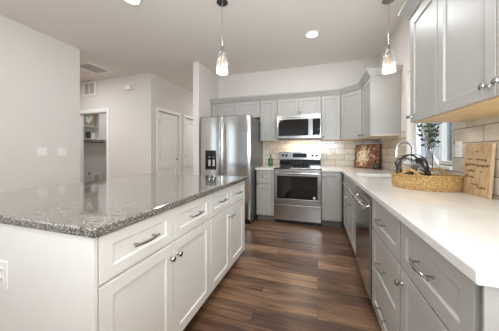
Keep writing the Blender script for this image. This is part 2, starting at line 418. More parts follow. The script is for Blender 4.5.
struct('baseboard_left', MB().box(XL, XL + .014, -3.4, 2.477, 0, .11), M['trim'])
struct('baseboard_laundry', MB().box(LX1 + .07, XH, YH - .014, YH, 0, .11), M['trim'])
struct('baseboard_hall', MB().box(XH, XH + .014, YH, D1[0] - .07, 0, .11), M['trim'])

# laundry opening casing
c = .065
struct('trim_1', MB().cells([LX0 - c, LX0, LX1, LX1 + c], [0, LZ, LZ + c], lambda x, z: not (LX0 < x < LX1 and z < LZ), YH - .018, YH, 'XZY'), M['trim'], 'white casing around the laundry opening', bevel=.003)
struct('trim_2', MB().cells([LX0, LX0 + .016, LX1 - .016, LX1], [0, LZ - .016, LZ], lambda x, z: not (LX0 + .016 < x < LX1 - .016 and z < LZ - .016), YH - .01, YH + .13, 'XZY'), M['trim'], 'white jamb lining the laundry opening')

# hall doors
def hall_door(name, tname, y0, y1, label):
    rz = PI / 2
    t = bpy.data.objects.new(name, None); COL.objects.link(t); t.location = (XH, y0, 0); t.rotation_euler = (0, 0, rz)
    tag(t, label, None, None, 'structure')
    W = y1 - y0
    b = MB(); g = .012
    xs = [g, .115, W - .115, W - g]; zs = [.012, .23, .80, .99, DZ - .13, DZ - .012]
    hole = lambda x, z: .115 < x < W - .115 and (.23 < z < .80 or .99 < z < DZ - .13)
    b.cells(xs, zs, lambda x, z: not hole(x, z), .03, .07, 'XZY')
    o = b.build('door_slab', M['trim'], t, bevel=.003)
    for (za, zb) in ((.23, .80), (.99, DZ - .13)):
        p = MB().box(.11, W - .11, .048, .066, za - .005, zb + .005)
        p.box(.15, W - .15, .040, .05, za + .04, zb - .04).build('door_panel', M['trim'], t, bevel=.006)
    MB().cells([-c, 0, W, W + c], [0, DZ, DZ + c], lambda x, z: not (0 < x < W and z < DZ), -.018, 0, 'XZY').build('door_casing', M['trim'], t, bevel=.003)
    for hz in (.25, 1.1, 1.86):
        MB().cyl((.004, -.014, hz - .05), (.004, -.014, hz + .05), .009, seg=10).box(.0, .02, .012, .03, hz - .045, hz + .045).build('hinge', M['nickel'], t)
    h = MB().lathe([(.027, 0), (.027, .006), (.011, .012), (.011, .04)], (W - .06, .03, 1.02), 20, '-Y')
    h.tube([(W - .06, -.012, 1.02), (W - .09, -.016, 1.02), (W - .155, -.014, 1.018)], [.010, .009, .007])
    h.build('door_handle', M['nickel'], t, smooth=True)
hall_door('door_1', 'trim_3', *D1, 'white two-panel hall door with lever handle')
hall_door('door_2', 'trim_4', *D2, 'white hall door partly hidden behind the wall end')

# kitchen window
win = bpy.data.objects.new('window_1', None); COL.objects.link(win); win.location = (XR, WY0, WZ0); tag(win, 'white framed window over the sink', None, None, 'structure')
WW, WH = WY1 - WY0, WZ1 - WZ0
b = MB(); mid = 2.39 - WY0
b.cells([0, .035, mid - .02, mid + .02, WW - .035, WW], [0, .035, WH - .035, WH], lambda y, z: not ((.035 < y < mid - .02 or mid + .02 < y < WW - .035) and .035 < z < WH - .035), .075, .115, 'YZX')
b.build('window_frame', M['trim'], win, bevel=.003)
MB().box(.092, .097, .035, WW - .035, .035, WH - .035).build('pane', M['pane'], win)
MB().box(-.03, .075, -.03, WW + .03, -.028, 0).build('window_sill', M['trim'], win, bevel=.004)
MB().box(.012, .06, .004, WW - .004, WH - .075, WH - .004).build('blind_headrail', M['plate'], win, bevel=.004)

# patio door behind the camera
pw = bpy.data.objects.new('window_2', None); COL.objects.link(pw); pw.location = (-3.2, -3.55, 0); tag(pw, 'white framed patio doors behind the camera', None, None, 'structure')
b = MB(); b.cells([0, .07, 1.165, 1.235, 2.365, 2.435, 3.53, 3.6], [0, .08, 2.27, 2.35], lambda x, z: not (.08 < z < 2.27 and (.07 < x < 1.165 or 1.235 < x < 2.365 or 2.435 < x < 3.53)), 0, .06, 'XZY').build('window_frame', M['trim'], pw)
MB().box(.05, 3.55, .028, .032, .06, 2.29).build('pane', M['pane'], pw)

lw = bpy.data.objects.new('window_3', None); COL.objects.link(lw); lw.location = (XL - .1, -2.75, .4); tag(lw, 'white framed window added behind the camera for the side fill light', None, None, 'structure')  # invented window, out of view, to go with the side fill light
MB().cells([0, .05, 1.03, 1.07, 2.05, 2.1], [0, .05, 1.95, 2.0], lambda y, z: not (.05 < z < 1.95 and (.05 < y < 1.03 or 1.07 < y < 2.05)), 0, .05, 'YZX').build('window_frame', M['trim'], lw)
MB().box(.02, .025, .04, 2.06, .04, 1.96).build('pane', M['pane'], lw)

# backsplash
BT = .008
UZ0, UZ1 = 1.395, 2.165
o = MB().box(-1.017, XR, YB - BT, YB, .914, UZ0 + .05).build('backsplash', M['tile_b']); tag(o, 'beige glazed subway tile backsplash behind the range', kind='structure')
b = MB().cells([.62, WY0 - .03, WY1 + .03, YB - BT], [.914, WZ0 - .028, UZ0 + .05], lambda y, z: not (z > WZ0 - .028 and WY0 - .03 < y < WY1 + .03), XR - BT, XR, 'YZX')
o = b.build('backsplash', M['tile_r']); tag(o, 'beige subway tile backsplash on the right wall below the window', kind='structure')

# outdoors
h = thing('neighboring_house', (4.2, 3.2, -.3), 'blue-grey sided house seen through the kitchen window', 'house')
MB().box(0, 4, -6, 5.75, 0, 5.2).build('siding_wall', M['siding'], h)
MB().box(-.35, 4.35, -6.35, 6.1, 5.2, 5.4).build('roof', M['gray_in'], h)
MB().box(-.03, .08, 5.66, 5.77, 0, 5.2).build('corner_board', M['trim'], h)
struct('ground', MB().box(1.115, 30, -20, 30, -.4, -.3), M['ground'])

# ------------------------------------------------------------------ cabinets
def add_pull(parent, x, z, y=0.0, L=.15, mat='nickel'):
    b = MB(); h = L / 2
    for sx in (-1, 1): b.cyl((x + sx * h * .72, y, z), (x + sx * h * .72, y - .028, z), .0055, .0045, 12)
    n = 14
    b.tube([(x + (-h + 2 * h * k / n), y - .024 - .010 * math.sin(PI * k / n), z) for k in range(n + 1)], [.0045 + .002 * math.sin(PI * k / n) for k in range(n + 1)], 10)
    return b.build('handle', M[mat], parent, smooth=True)
def add_knob(parent, x, z, y=0.0):
    b = MB().lathe([(.009, 0), (.0075, .003), (.0055, .010), (.006, .016), (.014, .020), (.0155, .025), (.013, .030), (.006, .0325), (0.0, .033)], (x, y, z), 20, '-Y')
    return b.build('knob', M['nickel'], parent, smooth=True)
def base_cabinet(loc, rz, W, D, fronts, mat, label, toe=.10, group=None, H=.876, extra=None, cat='cabinet', end=None):
    t = thing('base_cabinet', loc, label, cat, rz, group)
    MB().cells([0, .018, W - .018, W], [toe, toe + .02, H], lambda x, z: True, .02, D, 'XZY').build('body', M[mat], t)
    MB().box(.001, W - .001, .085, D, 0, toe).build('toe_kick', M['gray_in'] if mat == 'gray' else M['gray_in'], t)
    add_fronts(t, fronts, mat)
    return t
def add_fronts(t, fronts, mat):
    for f in fronts:
        k, x0, x1, z0, z1 = f[:5]
        o = MB().shaker(x0, x1, z0, z1).build('drawer' if k == 'drawer' else 'door', M[mat], t, bevel=.0015)
        if k == 'drawer' and len(f) > 5: add_knob(o, (x0 + x1) / 2, (z0 + z1) / 2)
        elif k == 'drawer': add_pull(o, (x0 + x1) / 2, (z0 + z1) / 2)
        elif f[5]: add_knob(o, *f[5])
def upper_cabinet(loc, rz, W, D, z0, z1, fronts, label, group=None, under='maple'):
    t = thing('wall_cabinet', (loc[0], loc[1], z0), label, 'cabinet', rz, group)
    H = z1 - z0
    MB().box(0, W, .02, D, .014, H).build('body', M['gray'], t, bevel=.001)
    MB().box(.0, W, .021, D, 0, .014).build('underside', M[under if loc[1] < 2 else 'maple_pale'], t)
    add_fronts(t, fronts, 'gray')
    return t

ZD0, ZD1 = .688, .868     # drawer row
ZDO = .676                # door top
# --- island (fronts face +X): local x = world +Y
XI = -.772
IY0, IYM, IY1 = .590, 1.470, 2.250
def two_two(W, g=.006):
    m = W / 2
    return [('drawer', g, m - .003, ZD0, ZD1), ('drawer', m + .003, W - g, ZD0, ZD1),
            ('door', g, m - .003, .112, ZDO, (m - .032, .60)), ('door', m + .003, W - g, .112, ZDO, (m + .032, .60))]
base_cabinet((XI, IY0, 0), PI / 2, IYM - IY0, .60, two_two(IYM - IY0), 'island', 'white island cabinet nearest the camera, two drawers over two doors')
base_cabinet((XI, IYM, 0), PI / 2, IY1 - IYM, .60, two_two(IY1 - IYM), 'island', 'white island cabinet at the far end toward the range')
o = MB().box(-1.70, -.772, IY0 - .018, IY0, 0, .876).build('island_end_panel', M['island'], bevel=.0015); tag(o, 'plain white end panel of the island facing the camera', 'panel')
o = MB().box(-1.70, -1.375, IY0 + .001, IY1, 0, .876).build('island_back_panel', M['island']); tag(o, 'white back of the island under the seating overhang', 'panel')
o = MB().box(-1.70, -.772, IY1 + .001, IY1 + .017, .1, .876).build('island_end_panel', M['island']); tag(o, 'white end panel of the island facing the refrigerator', 'panel')
o = MB().cells([-2.044, -.747], [.557, 2.288], lambda x, y: True, .878, .914, 'XYZ').build('granite_countertop', M['granite'], bevel=.006, seg=3)
tag(o, 'speckled grey granite countertop on the white island', 'countertop')

# --- right run (fronts face -X): local x = world -Y, origin at the far end
XF = .371
def place_right(y_far): return ((XF, y_far, 0), -PI / 2)
RD0, RDO = .655, .643
RD = XR - XF - .005
W = 1.185 - .652
nb = base_cabinet(*place_right(1.185), W, RD, [('drawer', .006, W - .03, RD0, ZD1), ('door', .006, W - .03, .112, RDO, (.035, .585))], 'gray', 'grey cabinet at the near right end with one drawer over one door')
MB().box(W, W + .006, .0, .05, .1, .876).box(W, W + .006, .06, RD, .1, .876).build('end_panel', M['gray'], nb)
W = 1.745 - 1.188
base_cabinet(*place_right(1.745), W, RD, [('drawer', .006, W - .006, RD0, ZD1), ('drawer', .006, W - .006, .335, RDO), ('drawer', .006, W - .006, .104, .323)], 'gray', 'grey three-drawer cabinet between dishwasher and near end')
W = 3.09 - 2.365; m = W / 2
base_cabinet(*place_right(3.09), W, RD, [('drawer', .006, W - .006, RD0, ZD1), ('door', .006, m - .003, .112, RDO, (m - .03, .59)), ('door', m + .003, W - .006, .112, RDO, (m + .03, .59))], 'gray', 'grey sink cabinet with two doors beyond the dishwasher')
W = 3.58 - 3.093
base_cabinet(*place_right(3.58), W, RD, [('drawer', .05, W - .006, RD0, ZD1), ('door', .05, W - .006, .112, RDO, (W - .04, .59))], 'gray', 'narrow grey cabinet next to the inside corner, right run')
# --- back run
W = .338 - .060 + .020
base_cabinet((.060, 3.605, 0), 0, W, .655, [('door', .006, W - .02, .112, .868, (.035, .80))], 'gray', 'grey full-height door base cabinet right of the range')
W = 1.017 - .71
base_cabinet((-1.017, 3.605, 0), 0, W, .655, [('drawer', .006, W - .04, RD0, ZD1, 'knob'), ('door', .006, W - .04, .112, RDO, (.035, .63))], 'gray', 'narrow grey base cabinet between refrigerator and range')

# --- worktops
SX0, SX1, SY0, SY1 = .47, .84, 2.42, 3.02
b = MB().cells([.060, .346, SX0, SX1, XR - BT], [.626, SY0, SY1, 3.585, YB - BT],
               lambda x, y: (x > .346 or y > 3.585) and not (SX0 < x < SX1 and SY0 < y < SY1), .878, .914, 'XYZ')
o = b.build('quartz_countertop', M['quartz'], bevel=.005, seg=3); tag(o, 'long L-shaped white quartz countertop on the grey cabinets', 'countertop')
o = MB().box(-1.030, -.709, 3.585, YB - BT, .878, .914).build('quartz_countertop', M['quartz'], bevel=.005); tag(o, 'short white countertop between refrigerator and range', 'countertop')
s = thing('kitchen_sink', ((SX0 + SX1) / 2, (SY0 + SY1) / 2, .70), 'white undermount sink in the right countertop before the window', 'sink')
hx, hy = (SX1 - SX0) / 2 + .004, (SY1 - SY0) / 2 + .004
b = MB(); b.box(-hx, hx, -hy, hy, 0, .012); b.box(-hx - .01, -hx, -hy, hy, 0, .177); b.box(hx, hx + .01, -hy, hy, 0, .177); b.box(-hx, hx, -hy - .01, -hy, 0, .177); b.box(-hx, hx, hy, hy + .01, 0, .177)
b.build('basin', M['sinkw'], s)
MB().lathe([(.04, .012), (.04, .015), (.0, .013)]).build('drain', M['chrome'], s, smooth=True)
f = thing('kitchen_faucet', (.905, 2.55, .914), 'tall arched chrome faucet behind the sink', 'faucet')
MB().lathe([(.028, 0), (.028, .008), (.018, .02), (.016, .09)]).build('base', M['steel_h'], f, smooth=True)
pts = [(0, 0, .08), (0, 0, .30)] + [(-.07 + .07 * math.cos(a), 0, .30 + .07 * math.sin(a)) for a in [PI * k / 12 for k in range(1, 13)]] + [(-.142, 0, .275)]
MB().tube(pts, .012, 14).build('spout', M['steel_h'], f, smooth=True)
MB().cyl((-.142, 0, .275), (-.145, 0, .225), .014, .015).build('spray_head', M['steel_h'], f, smooth=True)
MB().tube([(0, -.012, .06), (0, -.04, .07), (0, -.09, .10)], [.008, .007, .006], 10).build('lever', M['steel_h'], f, smooth=True)

# --- upper cabinets, back wall
UY = 3.94; UDp = YB - BT - UY - .002
UDp = YB - UY - .002
H = UZ1 - UZ0
def one(W, kx, H=H, g=.006): return [('door', g, W - g, .004, H - .012, (kx, .05))]
def two(W, H, g=.006):
    m = W / 2; return [('door', g, m - .003, .004, H - .012, (m - .028, .045)), ('door', m + .003, W - g, .004, H - .012, (m + .028, .045))]
W = 2.045 - 1.037
upper_cabinet((-2.045, UY), 0, W, UDp, 1.845, UZ1, two(W, UZ1 - 1.845), 'wide grey two-door cabinet above the refrigerator')
W = 1.034 - .709
upper_cabinet((-1.034, UY), 0, W, UDp, UZ0, UZ1, [('door', .006, W - .045, .004, H - .012, (W - .07, .05))], 'narrow grey wall cabinet between refrigerator and microwave')
upper_cabinet((-.706, UY), 0, .762, UDp, 1.848, UZ1, two(.762, UZ1 - 1.848), 'short grey two-door cabinet above the microwave')
W = .365 - .059
upper_cabinet((.059, UY), 0, W, UDp, UZ0, UZ1, one(W, .03), 'grey single-door wall cabinet right of the microwave')
# diagonal corner cabinet
t = thing('corner_wall_cabinet', (.368, UY, UZ0), 'grey diagonal corner wall cabinet above the leaning picture', 'cabinet')
poly = [(0, 0), (.28, -.28), (XR - .368 - .002, -.28), (XR - .368 - .002, YB - UY - .002), (0, YB - UY - .002)]
def prism(b, poly, z0, z1):
    lo = [b.b.verts.new((x, y, z0)) for x, y in poly]; hi = [b.b.verts.new((x, y, z1)) for x, y in poly]
    n = len(poly)
    for k in range(n): b.b.faces.new((lo[k], lo[(k + 1) % n], hi[(k + 1) % n], hi[k]))
    b.b.faces.new(lo[::-1]); b.b.faces.new(hi); return b
cp = [(.000, .022), (.022, 0.0 - 0.0)]
poly2 = [(.0, .02), (.02, .0), (.28, -.26), (.30, -.28), (XR - .368 - .002, -.28), (XR - .368 - .002, YB - UY - .002), (0, YB - UY - .002)]
poly2 = [(.0, .018), (.0, .018), (.294, -.276)][1:] + poly2[3:]
poly2 = [(.0, .016), (.296, -.28), (XR - .368 - .002, -.28), (XR - .368 - .002, YB - UY - .002), (0, YB - UY - .002)]
prism(MB(), poly2, .014, H).build('body', M['gray'], t)
prism(MB(), poly2, 0, .014).build('underside', M['maple_pale'], t)
L = .28 * math.sqrt(2)
d = MB().shaker(.01, L - .01, .004, H - .012).build('door', M['gray'], t, bevel=.0015, loc=(.0, 0, 0)); d.rotation_euler = (0, 0, -PI / 4)
add_knob(d, L - .04, .05)
# --- right wall far cabinet (fronts face -X)
XU = .648; UD = XR - XU - .002
W = 3.655 - 3.12
upper_cabinet((XU, 3.655), -PI / 2, W, UD, UZ0, UZ1, [('door', .01, W - .004, .004, H - .012, (.035, .05))], 'grey wall cabinet on the right wall beyond the window')
# --- near upper cabinets
W = 1.872 - 1.494
upper_cabinet((XU, 1.872), -PI / 2, W, UD, UZ0, UZ1, [('door', .006, W - .003, .004, H - .012, (.03, .045))], 'grey single-door wall cabinet beside the near edge of the window')
W = 1.492 - .655; m = 1.492 - 1.066
upper_cabinet((XU, 1.492), -PI / 2, W, UD, UZ0, UZ1, [('door', .003, m - .003, .004, H - .012, (m - .035, .05)), ('door', m + .003, W - .006, .004, H - .012, (m + .035, .05))], 'wide grey two-door wall cabinet at the top right edge')

# --- crown moulding swept along a path (outward = left of travel direction reversed)
def crown(name, path, label, caps=True):
    prof = [(0, 0), (.012, .0), (.018, .012), (.052, .060), (.058, .064), (.058, .086), (0, .086)]
    pts = [Vector((x, y, 0)) for x, y in path]; n = len(pts); b = MB(); rings = []
    for i, p in enumerate(pts):
        ns = []
        if i > 0: d = (pts[i] - pts[i - 1]).normalized(); ns.append(Vector((d.y, -d.x, 0)))
        if i < n - 1: d = (pts[i + 1] - pts[i]).normalized(); ns.append(Vector((d.y, -d.x, 0)))
        if len(ns) == 2:
            m_ = (ns[0] + ns[1]).normalized(); m_ = m_ / m_.dot(ns[0])
        else: m_ = ns[0]
        rings.append([b.b.verts.new(p + m_ * a + Vector((0, 0, UZ1 + z))) for a, z in prof])
    k = len(prof)
    for A, B in zip(rings, rings[1:]):
        for j in range(k): b.b.faces.new((A[j], A[(j + 1) % k], B[(j + 1) % k], B[j]))
    b.b.faces.new(rings[0]); b.b.faces.new(rings[-1][::-1])
    o = b.build(name, M['gray']); return tag(o, label, 'molding')
crown('crown_molding', [(-2.045, YB - .003), (-2.045, UY), (.366, UY), (XU, 3.66), (XU, 3.12), (XR - .003, 3.12)], 'grey crown molding along the back and corner cabinets')
crown('crown_molding', [(XR - .003, 1.874), (XU, 1.874), (XU, .653), (XR - .003, .653)], 'grey crown molding on top of the near right cabinets')

# ------------------------------------------------------------------ refrigerator
FX0, FX1, FY = -1.970, -1.045, 3.335
r = thing('refrigerator', ((FX0 + FX1) / 2, FY, 0), 'large stainless side-by-side refrigerator with dispenser', 'refrigerator')
hw = (FX1 - FX0) / 2; gx = -1.535 - (FX0 + FX1) / 2
MB().box(-hw, hw, .065, .86, .03, 1.775).build('case', M['case'], r, bevel=.004)
MB().box(-hw + .02, hw - .02, .05, .2, .0, .08).build('grille', M['black'], r)
MB().box(-hw, hw, .02, .14, 1.775, 1.80).build('hinge_cover', M['case'], r, bevel=.004)
def fridge_door(x0, x1, hole=None):
    b = MB(); n = 12; bul = .012
    z0, z1 = .09, 1.785
    xs = sorted(set([x0 + (x1 - x0) * k / n for k in range(n + 1)] + ([hole[0], hole[1]] if hole else [])))
    zs = [z0, z1] if not hole else [z0, hole[2], hole[3], z1]
    keep = (lambda x, z: True) if not hole else (lambda x, z: not (hole[0] < x < hole[1] and hole[2] < z < hole[3]))
    b.cells(xs, zs, keep, 0, .06, 'XZY')
    for v in b.b.verts:
        if v.co.y < .03:
            u = (v.co.x - x0) / (x1 - x0) * 2 - 1; v.co.y -= bul * (1 - u * u) - .012 * max(0, abs(u) - .93) / .07
    return b.build('door', M['steel'], r, smooth=True)
cx = (FX0 + FX1) / 2
DH = (-1.850 - cx, -1.645 - cx, .885, 1.215)
ld = fridge_door(-hw, gx - .003, DH); rd = fridge_door(gx + .003, hw)
b = MB().box(DH[0], DH[1], .045, .055, DH[2], DH[3]); b.box(DH[0], DH[0] + .012, -.012, .05, DH[2], DH[3]); b.box(DH[1] - .012, DH[1], -.012, .05, DH[2], DH[3]); b.box(DH[0], DH[1], -.012, .05, DH[2], DH[2] + .015)
b.build('dispenser_recess', M['black'], ld)
MB().box(DH[0], DH[1], -.013, .04, DH[3] - .10, DH[3]).build('dispenser_display', M['display'], ld, bevel=.002)
for dx in (-.04, .04):
    MB().box((DH[0] + DH[1]) / 2 + dx - .022, (DH[0] + DH[1]) / 2 + dx + .022, .02, .03, DH[2] + .06, DH[2] + .17).cyl(((DH[0] + DH[1]) / 2 + dx, .02, DH[2] + .20), ((DH[0] + DH[1]) / 2 + dx, .02, DH[2] + .245), .014).build('dispenser_paddle', M['chrome'], ld, bevel=.002)
for sd, dr in ((-1, ld), (1, rd)):
    x = gx + sd * .032; n = 16
    pts = [(x, -.012 - .045 * min(1, 4 * k / n * (1)) if k < n / 2 else -.012 - .045 * min(1, 4 * (n - k) / n), .62 + 1.06 * k / n) for k in range(n + 1)]
    MB().tube(pts, .0125, 12).build('handle', M['steel_h'], dr, smooth=True)

# ------------------------------------------------------------------ range
RX0 = -.703; RW = .756; RY = 3.592
g = thing('electric_range', (RX0, RY, 0), 'stainless electric range with black glass cooktop and oven window', 'stove')
MB().box(0, RW, .03, .668, .06, .905).build('body', M['case'], g)
MB().box(.01, RW - .01, .06, .6, .0, .06).build('toe_base', M['black'], g)
b = MB().box(-.001, RW + .001, -.005, .60, .905, .922); b.build('cooktop', M['blackglass'], g, bevel=.003)
for (bx, by, br) in ((.19, .17, .11), (.56, .17, .085), (.19, .43, .085), (.56, .43, .11)):
    MB().lathe([(br, 0), (br, .0006), (br - .004, .0006), (br - .004, 0), (br, 0)], (bx, by, .922), 40).build('burner_ring', M['case'], g)
bk = MB(); prism(bk, [(0, 0), (RW, 0), (RW, .001), (0, .001)], 0, 0.001) if False else None
bk.box(.0, RW, .585, .668, .905, 1.040); bk.build('backguard_base', M['blackglass'], g, bevel=.004)
cp = MB().box(0, RW, .575, .668, 1.040, 1.195).build('control_panel', M['steel_h'], g, bevel=.008)
MB().box(.25, .51, .570, .577, 1.085, 1.165).build('display', M['display'], cp, bevel=.002)
for kx in (.065, .135, .61, .685):
    MB().lathe([(.026, 0), (.026, .004), (.020, .006), (.018, .026), (.0, .028)], (kx, .575, 1.125), 20, '-Y').box(kx - .003, kx + .003, .540, .552, 1.108, 1.142).build('knob', M['black'], cp, smooth=True)
MB().box(0, RW, .0, .03, .868, .903).build('front_rail', M['steel_h'], g, bevel=.003)
od = MB().cells([0, .055, RW - .055, RW], [.325, .415, .795, .862], lambda x, z: not (.055 < x < RW - .055 and .415 < z < .795), -.012, .028, 'XZY').build('oven_door', M['steel_h'], g, bevel=.003)
MB().box(.054, RW - .054, -.006, .02, .414, .796).build('oven_window', M['blackglass'], od)
b = MB().tube([(.03, -.058, .838), (RW / 2, -.060, .838), (RW - .03, -.058, .838)], .0165, 14)
for x in (.06, RW - .06): b.cyl((x, -.012, .838), (x, -.055, .838), .011)
b.build('handle', M['steel_h'], od, smooth=True)
MB().lathe([(.020, 0), (.020, .001), (0, .0012)], (RW - .105, -.006, .45), 24, '-Y').build('round_sticker', M['plate'], od)
MB().box(RW / 2 - .03, RW / 2 + .03, -.0135, -.012, .362, .374).build('badge', M['case'], od)
MB().box(0, RW, -.010, .028, .062, .318).build('storage_drawer', M['steel_h'], g, bevel=.004)

# ------------------------------------------------------------------ microwave
g = thing('microwave_oven', (-.704, 3.872, 1.427), 'stainless over-range microwave with dark window', 'microwave')
MW = .758; MH = .415
MB().box(0, MW, .02, YB - 3.872 - BT - .002, 0, MH).build('case', M['case'], g, bevel=.003)
v = MB().box(0, MW, -.004, .02, MH - .045, MH).build('vent_strip', M['steel_h'], g, bevel=.003)
DX = .60
dr = MB().cells([0, .032, DX - .05, DX], [.004, .048, MH - .08, MH - .049], lambda x, z: not (.032 < x < DX - .05 and .048 < z < MH - .08), -.012, .018, 'XZY').build('door', M['steel_h'], g, bevel=.003)
MB().box(.031, DX - .049, -.008, .015, .047, MH - .079).build('door_window', M['blackglass'], dr)
b = MB().tube([(DX - .025, -.052, .04), (DX - .025, -.054, MH / 2 - .03), (DX - .025, -.052, MH - .09)], .012, 12)
for z in (.06, MH - .11): b.cyl((DX - .025, -.012, z), (DX - .025, -.05, z), .008)
b.build('handle', M['steel_h'], dr, smooth=True)
cp = MB().box(DX + .003, MW, -.012, .018, .004, MH - .049).build('control_panel', M['steel_h'], g, bevel=.003)
MB().box(DX + .018, MW - .012, -.014, -.011, .05, MH - .08).build('keypad', M['blackglass'], cp)
MB().box(DX + .03, MW - .03, -.0155, -.0135, MH - .135, MH - .095).build('display', M['display'], cp)
area_light('microwave_task_light', (-.32, 4.05, 1.420), (0, 0, 0), .4, .08, 3.2, (1.0, .86, .68))

# ------------------------------------------------------------------ dishwasher
g = thing('dishwasher', (XF, 2.357, 0), 'stainless dishwasher set into the right row of grey cabinets', 'dishwasher', -PI / 2)
W = 2.357 - 1.753
MB().box(0, W, .02, .58, .10, .872).build('case', M['case'], g)
MB().box(.01, W - .01, .06, .1, 0, .10).build('toe_kick', M['black'], g)
d = MB().box(.003, W - .003, -.012, .02, .115, .80).build('door', M['steel'], g, bevel=.004)
MB().box(.003, W - .003, -.012, .02, .803, .868).build('control_strip', M['steel_h'], g, bevel=.004)
b = MB().tube([(.05, -.042, .775), (W / 2, -.045, .775), (W - .05, -.042, .775)], .018, 14)
for x in (.06, W - .06): b.cyl((x, -.012, .775), (x, -.040, .775), .012)
b.build('handle', M['steel_h'], d, smooth=True)

# ------------------------------------------------------------------ pendants and ceiling lights
def pendant(x, y, label):
    t = thing('pendant_light', (x, y, 2.045), label, 'pendant light')
    top = ZC - 2.045
    MB().lathe([(.06, 0), (.06, .018), (.012, .024), (.0, .024)], (0, 0, top - .024)).build('canopy', M['nickel'], t, smooth=True)
    MB().cyl((0, 0, .30), (0, 0, top - .01), .0022, seg=8).build('cord', M['nickel'], t)
    sk = MB().lathe([(.0, .305), (.006, .30), (.017, .25), (.021, .20), (.021, .185)]).build('cap', M['nickel'], t, smooth=True)
    MB().lathe([(.018, .19), (.020, .17), (.020, .075), (.012, .06)]).build('socket', M['amber'], t, smooth=True)
    n = 96; prof = [(.017, .245), (.031, .225), (.043, .188), (.052, .14), (.058, .09), (.061, .045), (.061, .0)]
    b = MB(); rings = []
    for (rr, z) in prof:
        rings.append([b.b.verts.new(((rr + (.0022 if k % 4 < 2 else 0)) * math.cos(2 * PI * k / n), (rr + (.0022 if k % 4 < 2 else 0)) * math.sin(2 * PI * k / n), z)) for k in range(n)])
    for A, B in zip(rings, rings[1:]):
        for k in range(n): b.b.faces.new((A[k], A[(k + 1) % n], B[(k + 1) % n], B[k]))
    b.build('glass_shade', M['ribbed'], t, smooth=True)
    MB().lathe([(.012, .065), (.024, .05), (.030, .032), (.024, .012), (.0, .006)]).build('bulb', M['lamp'], t, smooth=True)
    MB().lathe([(.056, .002), (.0615, .0), (.0625, .018), (.061, .024), (.056, .02), (.056, .002)]).build('frosted_band', M['frosted'], t, smooth=True)
    l = bpy.data.lights.new('pendant_bulb_light', 'POINT'); l.energy = 1; l.color = (1, .92, .82); l.shadow_soft_size = .05
    lo = bpy.data.objects.new('pendant_bulb_light', l); COL.objects.link(lo); lo.location = (x, y, 1.99)
pendant(-.99, 2.15, 'ribbed glass pendant lamp hanging over the island')
pendant(.728, 2.66, 'ribbed glass pendant lamp hanging before the kitchen window')
def downlight(x, y, label, power=6, group=None):
    t = thing('ceiling_downlight', (x, y, ZC - .012), label, 'ceiling light', 0, group)
    MB().lathe([(.074, .0), (.095, .002), (.097, .0115), (.074, .0115), (.074, .0)]).build('trim_ring', M['trim'], t, smooth=True)
    MB().lathe([(.0, .006), (.074, .006), (.074, .010), (.0, .010)]).build('lens', M['lamp'], t)
    area_light('downlight_lamp', (x, y, ZC - .02), (0, 0, 0), .14, .14, power, (.94, .97, 1), 'DISK')
downlight(-.075, 3.14, 'round recessed ceiling light between island and range')
downlight(-1.905, 1.83, 'round recessed ceiling light at the top left edge')
for k, (x, y) in enumerate(((-.1, .9), (-2.6, -.4), (-.5, -1.6))):
    downlight(x, y, ('round recessed ceiling light over the near end of the aisle', 'round recessed ceiling light behind the camera, left side', 'round recessed ceiling light behind the camera, middle')[k], (3, 5, 4)[k])
area_light('hall_lamp', (-2.62, 6.3, ZC - .03), (0, 0, 0), .3, .3, 12, (.97, .98, 1))
area_light('entry_lamp', (-4.7, 2.3, ZC - .03), (0, 0, 0), .5, .5, 18, (.97, .98, 1))
area_light('laundry_fill', (-4.9, 4.6, ZC - .03), (0, 0, 0), 0.3, .3, 5, (.97, .98, 1))  # fill light added to brighten the laundry, without a fixture

# ------------------------------------------------------------------ vents, plates, chime
t = thing('wall_vent', (-5.215, YH - .014, 2.49), 'white louvred return vent high above the laundry opening', 'vent')
VW, VH = .38, .315
MB().cells([0, .04, VW / 2 - .012, VW / 2 + .012, VW - .04, VW], [0, .04, VH - .04, VH], lambda x, z: not (.04 < z < VH - .04 and (.04 < x < VW / 2 - .012 or VW / 2 + .012 < x < VW - .04)), 0, .013, 'XZY').build('frame', M['plate'], t, bevel=.002)
b = MB(); b.box(.03, VW - .03, .0115, .0135, .03, VH - .03)
for k in range(12): b.box(.035, VW - .035, .003, .012, .045 + k * .0195, .051 + k * .0195)
b.build('louvres', M['greyslot'], t)
t = thing('ceiling_vent', (-4.42, 2.88, ZC - .012), 'flat white ceiling register near the laundry wall', 'vent')
MB().cells([0, .03, .39, .42], [0, .03, .43, .46], lambda x, y: not (.03 < x < .39 and .03 < y < .43), 0, .011, 'XYZ').build('frame', M['plate'], t, bevel=.002)
b = MB(); b.box(.02, .40, .02, .44, .009, .0115)
for k in range(14): b.box(.035, .385, .04 + k * .028, .055 + k * .028, .003, .009)
b.build('louvres', M['greyslot'], t)
t = thing('door_chime', (-3.93, YH - .05, 2.52), 'small white chime box high on the hall wall', 'chime')
MB().box(0, .21, .0, .049, 0, .10).build('case', M['plate'], t, bevel=.01)
MB().box(.15, .20, -.004, .002, .012, .088).build('grille', M['greyslot'], t)

